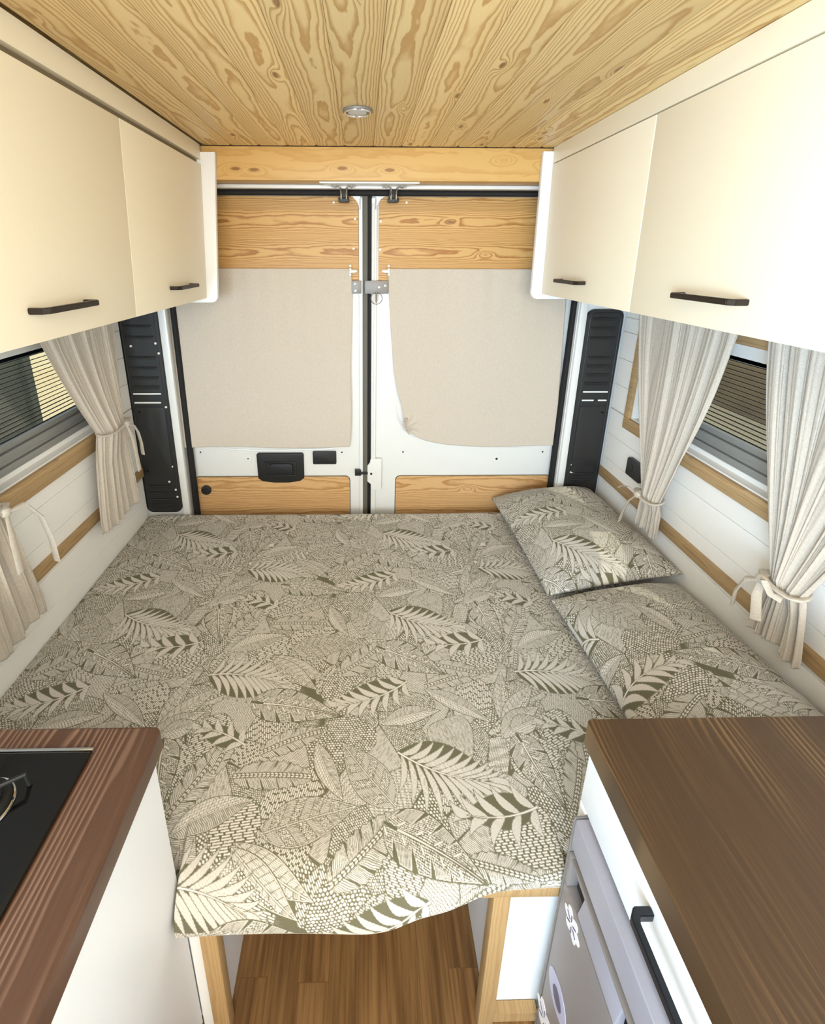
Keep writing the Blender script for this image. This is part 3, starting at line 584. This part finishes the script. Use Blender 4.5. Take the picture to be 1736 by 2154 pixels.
    palm((337,620),(197,610),10,5,52,62,8.0,1.25,.45,8)
    return np.clip(cv,0,1),S,TW,TH

CV, PS, PTW, PTH = make_print()
def sample(xmm, ymm):
    H, W = CV.shape; a = np.mod(xmm, PTW) * PS - .5; b = np.mod(ymm, PTH) * PS - .5; i = np.floor(a).astype(int); j = np.floor(b).astype(int); fa = a - i; fb = b - j
    g = lambda q, w: CV[np.mod(w, H), np.mod(q, W)]
    return (g(i, j) * (1 - fa) + g(i + 1, j) * fa) * (1 - fb) + (g(i, j + 1) * (1 - fa) + g(i + 1, j + 1) * fa) * fb
def folds(X, Y, seed, n, amp, lo, hi):
    r = np.random.RandomState(seed); z = np.zeros_like(X)
    for k in range(n):
        f = r.uniform(lo, hi); a = r.uniform(0, math.pi); z += np.sin((X * math.cos(a) + Y * math.sin(a)) * f + 1.3 * np.sin((X * math.sin(a) - Y * math.cos(a)) * f * .4 + r.rand() * 6) + r.rand() * 6) * (lo / f) ** .7
    return z * amp / math.sqrt(n)
def bedding():
    xs = np.arange(-.882, .9665, .0013); ys = [1.735]; st = .0031
    while ys[-1] > .64: ys.append(ys[-1] - (.00115 + .0014 * (ys[-1] - .5) / 1.24))
    nx = len(xs); top = np.array(ys); arc = np.arange(0, .240, .0012)[1:]
    X, T = np.meshgrid(xs, np.concatenate([top, top[-1] - arc])); nt = len(top)
    sx = lambda x, a, b: (lambda q: q * q * (3 - 2 * q))(np.clip((x - a) / (b - a), 0, 1))
    hem = .405 + .045 * sx(X, -.06, .2) + .012 * (1 - sx(X, -.34, -.2)); hemY = .484 + .024 * sx(X, -.02, .25) - .004 * np.sin(X * 9)
    behind = np.maximum(1 - sx(X, -.332, -.318), sx(X, .351, .361)); hemY = hemY + (.546 - hemY) * behind
    R = .080 - .062 * sx(X, .0, .25); edge = hemY + R                             # top flat ends at edge
    # below the top edge follow a rounded drop, length parameter T measured along the cloth
    s = edge - T; q = np.clip(s / (R * math.pi / 2), 0, 1); ang = q * math.pi / 2
    Y = np.where(s <= 0, T, edge - R * np.sin(ang)); Z = np.where(s <= 0, .48, .48 - R * (1 - np.cos(ang)))
    down = np.maximum(s - R * math.pi / 2, 0); zmin = hem; drop = np.maximum(.48 - R - hem, .001); L = top[-1] - arc[-1]
    avail = np.maximum(edge - L - R * math.pi / 2, .001); Z = Z - drop * np.clip(down / avail, 0, 1); Y = Y + .006 * np.clip(down / avail, 0, 1) * sx(X, .0, .2)
    f = folds(X, T, 3, 9, .0016, 7, 26) + .0022 * np.sin(T * 11 + X * 2.3) * np.exp(-((X - .45) / .25) ** 2)
    far = np.exp(-((T - 1.735) / .03) ** 2); side = np.exp(-((X + .882) / .02) ** 2) + np.exp(-((X - .9665) / .02) ** 2)
    Z = Z + np.where(s <= 0, f * np.clip(-s / .06, 0, 1), 0) - .03 * far - .012 * side
    Z = Z + .006 * np.exp(-((T - 1.69) / .03) ** 2)
    fr = np.clip(s / .05, 0, 1); Y = Y - .003 * fr * np.sin(X * 38 + 2 * np.sin(X * 11)) * sx(X, .0, .15) 
    Y = Y + .007 * np.exp(-((s - R * 1.30) / .0045) ** 2) * sx(X, .02, .22)
    att = sample(X * 1000 + 1.5 * np.sin(T * 9), T * 1000 + 1.5 * np.sin(X * 8))
    P = np.stack([X, Y, Z], -1); m = P.shape[0]
    # under side turned in
    last = P[-1].copy(); b1 = last.copy(); b1[:, 1] += .03; b1[:, 2] += .002; b2 = b1.copy(); b2[:, 1] += .06; b2[:, 2] = np.maximum(b2[:, 2], .4175)
    P = np.concatenate([P, b1[None], b2[None]], 0); att = np.concatenate([att, att[-1:], att[-1:]], 0)
    b3 = b2.copy(); b3[:, 1] = 1.735; b3[:, 2] = .4175; f0 = P[:1].copy(); f0[..., 2] = .4175; P = np.concatenate([f0, P, b3[None]], 0); att = np.concatenate([att[:1], att, att[-1:]], 0)
    e0, e1 = P[:, :1].copy(), P[:, -1:].copy(); e0[..., 2] = np.minimum(e0[..., 2], .4175); e1[..., 2] = np.minimum(e1[..., 2], .4175); P = np.concatenate([e0, P, e1], 1); att = np.concatenate([att[:, :1], att, att[:, -1:]], 1)
    o = grid('mattress', P, M['print'], None, att)
    tag(o, 'wide mattress in a leaf print cover filling the rear of the van', 'mattress')
bedding()
def pillow(c, T, label, seed, off, rot, nu=350, nv=500, name='pillow'):
    """c: corner points left-near, right-near, right-far, left-far"""
    u = np.linspace(-1, 1, nu); v = np.linspace(-1, 1, nv); U, V = np.meshgrid(u, v); C = [np.array(p) for p in c]
    pin = .030; U2 = U * (1 - pin * (1 - V * V)); V2 = V * (1 - pin * .6 * (1 - U * U))
    a = ((1 - U2) / 2)[..., None]; b = ((1 + U2) / 2)[..., None]; p = ((1 - V2) / 2)[..., None]; q = ((1 + V2) / 2)[..., None]
    base = C[0] * a * p + C[1] * b * p + C[2] * b * q + C[3] * a * q
    lw = np.linalg.norm(C[1] - C[0]); ll = np.linalg.norm(C[3] - C[0]); h = (np.clip(1 - np.abs(U) ** 2.6, 0, 1) ** .62) * (np.clip(1 - np.abs(V) ** 3.2, 0, 1) ** .55)
    X, Y = U * lw / 2, V * ll / 2; f = folds(X, Y, seed, 8, .0035, 12, 45)
    corner = (np.abs(U) ** 3) * (np.abs(V) ** 3); f += -.004 * corner
    edge = np.exp(-((1 - np.abs(U)) / .12)) ; f += .0028 * edge * np.sin(V * 34 + 3 * np.sin(V * 7 + seed)) * (1 - corner)
    nrm = np.cross(C[1] - C[0], C[3] - C[0]); nrm /= np.linalg.norm(nrm); Z = T * h + f * np.clip(h * 3, 0, 1)
    top = base + nrm * Z[..., None] * .86
    cr, sr = math.cos(rot), math.sin(rot); att = sample((X * cr - Y * sr) * 1000 + off[0], (X * sr + Y * cr) * 1000 + off[1])
    st = 6; bot = (base - nrm * (T * h * .14)[..., None])
    o = grid(name, top, M['print'], None, att)
    # close the underside with the same outline, merged into the same mesh
    bm = B(); bm.from_mesh(o.data); lay = bm.verts.layers.float.get('print'); off3 = Vector(o.location); bm.verts.ensure_lookup_table()
    ring = [j for j in range(0, nu)] + [i * nu + nu - 1 for i in range(1, nv)] + [(nv - 1) * nu + j for j in range(nu - 2, -1, -1)] + [i * nu for i in range(nv - 2, 0, -1)]
    bf = bot.reshape(-1, 3); cen = bf.mean(0); prev = [bm.verts[k] for k in ring]; e0 = [bf[k] for k in ring]
    for fac in (.93, .6, .2):
        cur = []
        for k, e in enumerate(e0):
            q3 = cen + (e - cen) * fac; z = e + (q3 - e); low = -nrm * T * .14 * (1 - fac ** 4); w = bm.verts.new(Vector(q3 + low) - off3); w[lay] = .5; cur.append(w)
        n = len(cur)
        for k in range(n): bm.faces.new((prev[k], prev[(k + 1) % n], cur[(k + 1) % n], cur[k]))
        prev = cur
    bm.faces.new(prev); bmesh.ops.recalc_face_normals(bm, faces=bm.faces); bm.to_mesh(o.data); bm.free(); o.data.polygons.foreach_set('use_smooth', [True] * len(o.data.polygons))
    tag(o, label, 'pillow', 'leaf print pillows along the right wall')
pillow([(.565, 1.165, .512), (.962, 1.158, .592), (.950, 1.738, .575), (.548, 1.752, .520)], .095, 'leaf print pillow in the far right corner against the rear doors', 11, (120, 60), .5)
pillow([(.598, .545, .512), (.962, .545, .60), (.962, 1.176, .548), (.572, 1.158, .503)], .100, 'leaf print pillow nearest the right worktop, in front of the other pillow', 23, (-90, -30), 3.3)

# ------------------------------------------------------------------ curtains
def side_curtain(s, ytop, ytie, ybot, ztop, ztie, zbot, nf, seed, label, tails, bow=0, hang=.045):
    x0 = (XR if s > 0 else XL) - s * hang; t = thing('side_curtain', label, 'curtain', (x0, (ytie[0] + ytie[1]) / 2, zbot), 'tied linen curtains at the side windows')
    r = np.random.RandomState(seed); nz, ns = 150, 260; S = np.linspace(0, 1, ns); P = np.zeros((nz, ns, 3)); ph = r.rand(6) * 6
    for i in range(nz):
        k = i / (nz - 1); z = ztop + (zbot - ztop) * k
        if z >= ztie:
            q = (ztop - z) / (ztop - ztie); e = q ** 1.35; e2 = q ** 2.1; a = ytop[0] + (ytie[0] - ytop[0]) * (e if bow >= 0 else e2); b = ytop[1] + (ytie[1] - ytop[1]) * (e if bow <= 0 else e2); tight = q ** 3
        else:
            q = (ztie - z) / (ztie - zbot); g = min(1, q * 1.15) ** .75; a = ytie[0] + (ybot[0] - ytie[0]) * g; b = ytie[1] + (ybot[1] - ytie[1]) * g; tight = max(0, 1 - q * 3) * .9
            tight = max(tight, 0)
        w = abs(b - a); amp = min(.016, .0045 + .035 * (.40 - min(w, .40)) * .35 + .0)
        wp = S + .07 * np.sin(2 * math.pi * .9 * S + ph[1] + k * .9) + .03 * np.sin(2 * math.pi * 2.1 * S + ph[3] + k * 2.1)
        env = .45 + .55 * np.abs(np.sin(2 * math.pi * .8 * wp + ph[2])); wv = env * np.sin(2 * math.pi * nf * .8 * wp + ph[0]) + .38 * np.sin(2 * math.pi * nf * 1.9 * wp + ph[2] + k * 1.1) + .16 * np.sin(2 * math.pi * nf * 4.1 * wp + ph[3] + k) + .10 * np.sin(2 * math.pi * nf * 7.7 * wp + ph[4] - k * 2)
        d = amp * wv * (1 - .45 * tight) + .022 * tight * np.sin(math.pi * S) ; yy = a + (b - a) * (S + .012 * np.sin(2 * math.pi * nf * S + ph[4]))
        P[i, :, 0] = x0 - s * d; P[i, :, 1] = yy; P[i, :, 2] = z + .010 * (k > .98) * 0 + .006 * np.sin(2 * math.pi * S * 1.5 + ph[5]) * k
    o = grid('drape', P, M['linen'], t); md = o.modifiers.new('thickness', 'SOLIDIFY'); md.thickness = .0012
    # tie band round the gather
    yc, hw = (ytie[0] + ytie[1]) / 2, abs(ytie[1] - ytie[0]) / 2 + .006; bm = B()
    ring = [(x0 - s * .010 - s * .030 * math.sin(a), yc + hw * math.cos(a), ztie + .004 * math.sin(2 * a)) for a in np.linspace(0, 2 * math.pi, 30)[:-1]]; tube(bm, ring, .0075, 8, flat=.45, closed=True); band = obj('tieback', bm, M['linen'], t)
    for pts, w in tails: bm = B(); tube(bm, [(x0 - s * p[0], p[1], p[2]) for p in pts], [w * .6] + [w] * (len(pts) - 2) + [w * 1.1], 8, flat=.28); obj('tie_end', bm, M['linen'], band)
    bm = B(); kx, ky, kz = tails[0][0][0]; bmesh.ops.create_uvsphere(bm, u_segments=16, v_segments=10, radius=.011)
    for v in bm.verts: v.co = Vector((x0 - s * (kx + v.co.x * .8), ky + v.co.y * 1.3, kz + v.co.z))
    obj('knot', bm, M['linen'], band)
side_curtain(-1, (1.20, 1.60), (1.385, 1.545), (1.33, 1.575), 1.362, .955, .625, 6, 4, 'linen curtain tied near the rear doors on the left window', [([(.042, 1.49, .955), (.056, 1.505, .945), (.056, 1.525, .915), (.054, 1.54, .87), (.052, 1.545, .82)], .010), ([(.042, 1.49, .955), (.058, 1.485, .90), (.058, 1.49, .84), (.055, 1.50, .78)], .012)], bow=0)
side_curtain(-1, (.50, 1.045), (.80, .960), (.78, 1.02), 1.362, .950, .60, 7, 8, 'linen curtain tied beside the hob on the left window', [([(.042, .93, .950), (.06, .965, .952), (.062, 1.0, .90), (.06, 1.02, .82), (.058, 1.025, .755)], .011), ([(.042, .93, .95), (.05, .92, .88), (.05, .92, .80)], .010)])
side_curtain(1, (1.115, 1.555), (1.262, 1.352), (1.255, 1.360), 1.372, .770, .648, 6, 5, 'linen curtain tied at the far end of the right window, behind the far pillow', [([(.042, 1.318, .772), (.055, 1.345, .785), (.060, 1.375, .775), (.055, 1.40, .755)], .005), ([(.042, 1.318, .772), (.055, 1.335, .74), (.058, 1.35, .69), (.056, 1.362, .65)], .010)])
side_curtain(1, (.62, 1.035), (.785, .866), (.755, .890), 1.372, .822, .665, 7, 15, 'linen curtain tied at the near end of the right window above the worktop', [([(.044, .845, .822), (.060, .865, .81), (.066, .875, .77), (.062, .878, .73)], .012), ([(.044, .845, .822), (.060, .83, .79), (.062, .815, .74)], .009), ([(.044, .845, .822), (.062, .82, .837), (.062, .80, .82), (.05, .785, .817)], .007)])
def rear_curtain(xl, xr, ztop, zb, label, seed, pull=0):
    t = thing('rear_curtain', label, 'curtain', ((xl(0) + xr(0)) / 2, 1.76, zb(.5)), 'flat linen curtains on the rear doors')
    r = np.random.RandomState(seed); nz, ns = 160, 200; S, K = np.meshgrid(np.linspace(0, 1, ns), np.linspace(0, 1, nz)); a = np.vectorize(xl)(K); b = np.vectorize(xr)(K); X = a + (b - a) * S
    zbv = np.vectorize(zb)(S); Z = ztop + (zbv - ztop) * K; ph = r.rand(8) * 6
    Y = 1.760 + .0022 * np.sin(X * 30 + ph[0]) * (1 - K) ** 2 + .0012 * np.sin(X * 90 + ph[1]) * (1 - K) ** 3 + folds(X, Z, seed, 6, .0022, 5, 16) - .012 * K * (1 if pull == 0 else .6)
    if pull:
        d = np.hypot(X - .175, (Z - .845)); w = np.exp(-(d / .05) ** 2); Y += .006 * w * np.sin(np.arctan2(Z - .845, X - .175) * 9) - .012 * np.exp(-(d / .03) ** 2)
    o = grid('linen_panel', np.stack([X, Y, Z], -1), M['linen_rear'], t); md = o.modifiers.new('thickness', 'SOLIDIFY'); md.thickness = .0015
    bm = B(); tube(bm, [(xl(0) + .002, 1.7725, ztop - .012), (xr(0) - .002, 1.7725, ztop - .012)], .004, 8); obj('curtain_wire', bm, M['plug'], t)
    x = xr(0) if not pull else xl(0); s = 1 if not pull else -1; bm = B(); tube(bm, [(x - s * .004, 1.758, 1.449), (x + s * .010, 1.756, 1.449), (x + s * .022, 1.757, 1.450)], [.006, .0075, .004], 10); k = obj('wire_end', bm, M['plug'], t)
    bm = B()
    for z, rr in ((1.468, .0045), (1.456, .004), (1.446, .005), (1.437, .004)): disc(bm, (x - s * .003, 1.752, z), 1, rr, .006, 10, .001)
    obj('fixing_screws', bm, M['plug'], k)
    if pull:
        bm = B(); tube(bm, [(.162, 1.745, .868), (.168, 1.740, .880), (.178, 1.742, .882), (.176, 1.738, .868), (.168, 1.736, .858), (.176, 1.738, .835), (.19, 1.742, .815)], [.003, .004, .004, .004, .006, .006, .004], 8, flat=.6); obj('knotted_corner', bm, M['linen_rear'], t)
rear_curtain(lambda k: -.722 - .004 * k, lambda k: -.040 - .014 * k ** 3 + .003 * math.sin(k * 9), 1.458, lambda s: .757 + .004 * math.sin(s * 7), 'flat linen curtain covering the left rear door window', 3)
rear_curtain(lambda k: float(np.interp(k, [0, .33, .62, .77, .85, 1], [.094, .106, .122, .140, .156, .172])), lambda k: .762 + .030 * k, 1.458, lambda s: .757 + .085 * math.exp(-s / .11) + .003 * math.sin(s * 8), 'flat linen curtain with knotted lower corner covering the right rear door window', 6, 1)

# socket on the right wall
t = thing('wall_socket', 'black socket on the right wall behind the tied curtain', 'socket', (XR, 1.475, .79))
bm = B(); prism(bm, rrect(1.425, 1.512, .752, .818, .008), 0, XR - .018, XR - .001, .004, 3); obj('housing', bm, M['handle'], t); obj('outlet', disc(B(), (XR - .0195, 1.485, .788), 0, .016, .003, 20, .001), M['black'], t)

# ------------------------------------------------------------------ left kitchen unit, worktop, hob
t = thing('base_cabinet', 'white kitchen cabinet on the left under the dark worktop', 'cabinet', (-.6, 0, 0))
obj('body', box(B(), -.883, -.343, -.6, .531, .001, .795), M['offwhite'], t); obj('side_panel', box(B(), -.3425, -.325, -.6, .531, .02, .794, .0015), M['offwhite'], t)
bm = B(); prism(bm, [(-.883, -.62)] + [(-.298, -.62)] + [(-.308 + .010 * math.cos(math.radians(a)) , .509 + .010 * math.sin(math.radians(a))) for a in range(0, 91, 15)] + [(-.883, .519)], 2, .796, .835, .006, 4)
o = obj('worktop', bm, M['top_left']); tag(o, 'dark stained wooden worktop on the left carrying the black hob', 'worktop')
t = thing('gas_hob', 'black glass gas hob with chrome edge set in the left worktop', 'hob', (-.61, .2, .835))
obj('glass_plate', box(B(), -.86, -.378, -.10, .478, .8355, .8415, .0015), M['hob'], t); obj('chrome_edge', box(B(), -.862, -.376, .4782, .4825, .8355, .8435, .001), M['chrome'], t)
for (cx, cy) in ((-.475, .408),):
    b = obj('burner', disc(disc(B(), (cx, cy, .8415), 2, .032, .010, 36, .002), (cx, cy, .8515), 2, .024, .006, 36, .002), M['iron'], t)
    bm = B(); tube(bm, [(cx + .034 * math.cos(a), cy + .034 * math.sin(a), .8435) for a in np.linspace(0, 2 * math.pi, 40)[:-1]], .0022, 8, closed=True); obj('chrome_ring', bm, M['chrome'], b)
    bm = B()
    for k in range(4):
        a = k * math.pi / 2 + .6; tube(bm, [(cx + .050 * math.cos(a), cy + .050 * math.sin(a), .8425), (cx + .048 * math.cos(a), cy + .048 * math.sin(a), .862), (cx + .022 * math.cos(a), cy + .022 * math.sin(a), .864)], .003, 8)
        obj('pan_support_arm', bm, M['iron'], t); bm = B()

# ------------------------------------------------------------------ right unit: worktop, drawer cabinet, fridge
bm = B(); prism(bm, [(.968, .519), (.342, .519)] + [(.345 - .010 * math.cos(math.radians(a)) , .509 + .010 * math.sin(math.radians(a))) for a in range(75, -1, -15)] + [(.335, -.62), (.968, -.62)], 2, .796, .835, .006, 4)
o = obj('worktop', bm, M['top_right']); tag(o, 'brown stained wooden worktop on the right above the fridge', 'worktop')
t = thing('drawer_cabinet', 'white cabinet on the right with a drawer above the fridge', 'cabinet', (.66, 0, 0))
bm = B(); box(bm, .376, .967, .508, .524, .001, .795); box(bm, .376, .967, -.6, -.15, .001, .795); box(bm, .376, .967, -.15, .508, .66, .795); obj('body', bm, M['offwhite'], t)
d = obj('drawer_front', box(B(), .358, .3755, -.15, .529, .648, .794, .0015), M['offwhite'], t); bar_handle(d, (.358, .275, .722), (0, 1, 0), (-1, 0, 0), .17, 'handle', .012)
obj('cabinet_edge', box(B(), .358, .3755, .511, .529, .001, .646, .001), M['offwhite'], t)
t = thing('fridge', 'silver compact fridge with stickers under the right worktop', 'fridge', (.64, .2, 0)); X0 = .340
obj('casing', box(B(), .372, .92, -.13, .500, .03, .642, .003), M['fridge'], t)
obj('top_fascia', box(B(), X0, .371, -.13, .505, .580, .642, .004, 3), M['fridge'], t)
bm = B(); box(bm, X0 + .006, .371, -.13, .505, .565, .579, .002); obj('fascia_groove', bm, M['rubber_grey'], t)
bm = B(); box(bm, X0, .371, -.13, .505, .03, .495, .003); box(bm, X0, .371, .494, .505, .496, .564, .002); box(bm, X0, .371, -.13, -.05, .496, .564, .002); box(bm, X0, .371, -.05, .494, .556, .564, .001); dd = obj('door', bm, M['fridge_door'], t)
obj('handle_recess', box(B(), X0 + .016, .3705, -.048, .492, .497, .555), M['black'], dd)
bm = B(); prism(bm, [(X0 - .001, .503), (X0 + .014, .499), (X0 + .014, .552), (X0 + .008, .554)], 1, .345, .456, .002); obj('handle_bar', bm, M['fridge'], dd)
obj('door_edge', box(B(), X0 - .001, .371, .5052, .5085, .03, .642, .001), M['steel'], t)
def flower(parent, cy, cz, r, n, mat):
    bm = B(); pts = []
    for i in range(n * 8):
        a = 2 * math.pi * i / (n * 8); q = r * (.62 + .38 * abs(math.cos(a * n / 2))); pts.append((cy + q * math.cos(a), cz + q * math.sin(a)))
    prism(bm, pts, 0, X0 - .0012, X0 - .0002); return obj('sticker', bm, M[mat], parent)
def inkring(parent, cy, cz, r, k):
    bm = B()
    for i in range(k): a = 2 * math.pi * i / k + .4; tube(bm, [(X0 - .0014, cy + r * .25 * math.cos(a), cz + r * .25 * math.sin(a)), (X0 - .0014, cy + r * .75 * math.cos(a), cz + r * .75 * math.sin(a))], .0011, 5)
    obj('sticker_ink', bm, M['ink'], parent)
k = flower(dd, .463, .462, .026, 6, 'sticker'); inkring(k, .463, .462, .022, 6)
bm = B(); disc(bm, (X0 - .0012, .462, .262), 0, .034, .001, 32); k = obj('sticker', bm, M['lilac'], dd); k['label'] = 'round lilac sticker'
bm = B(); disc(bm, (X0 - .0022, .460, .260), 0, .016, .001, 24); obj('sticker_ink', bm, M['ink'], k)
k = flower(dd, .482, .130, .034, 6, 'sticker'); inkring(k, .482, .130, .030, 6)
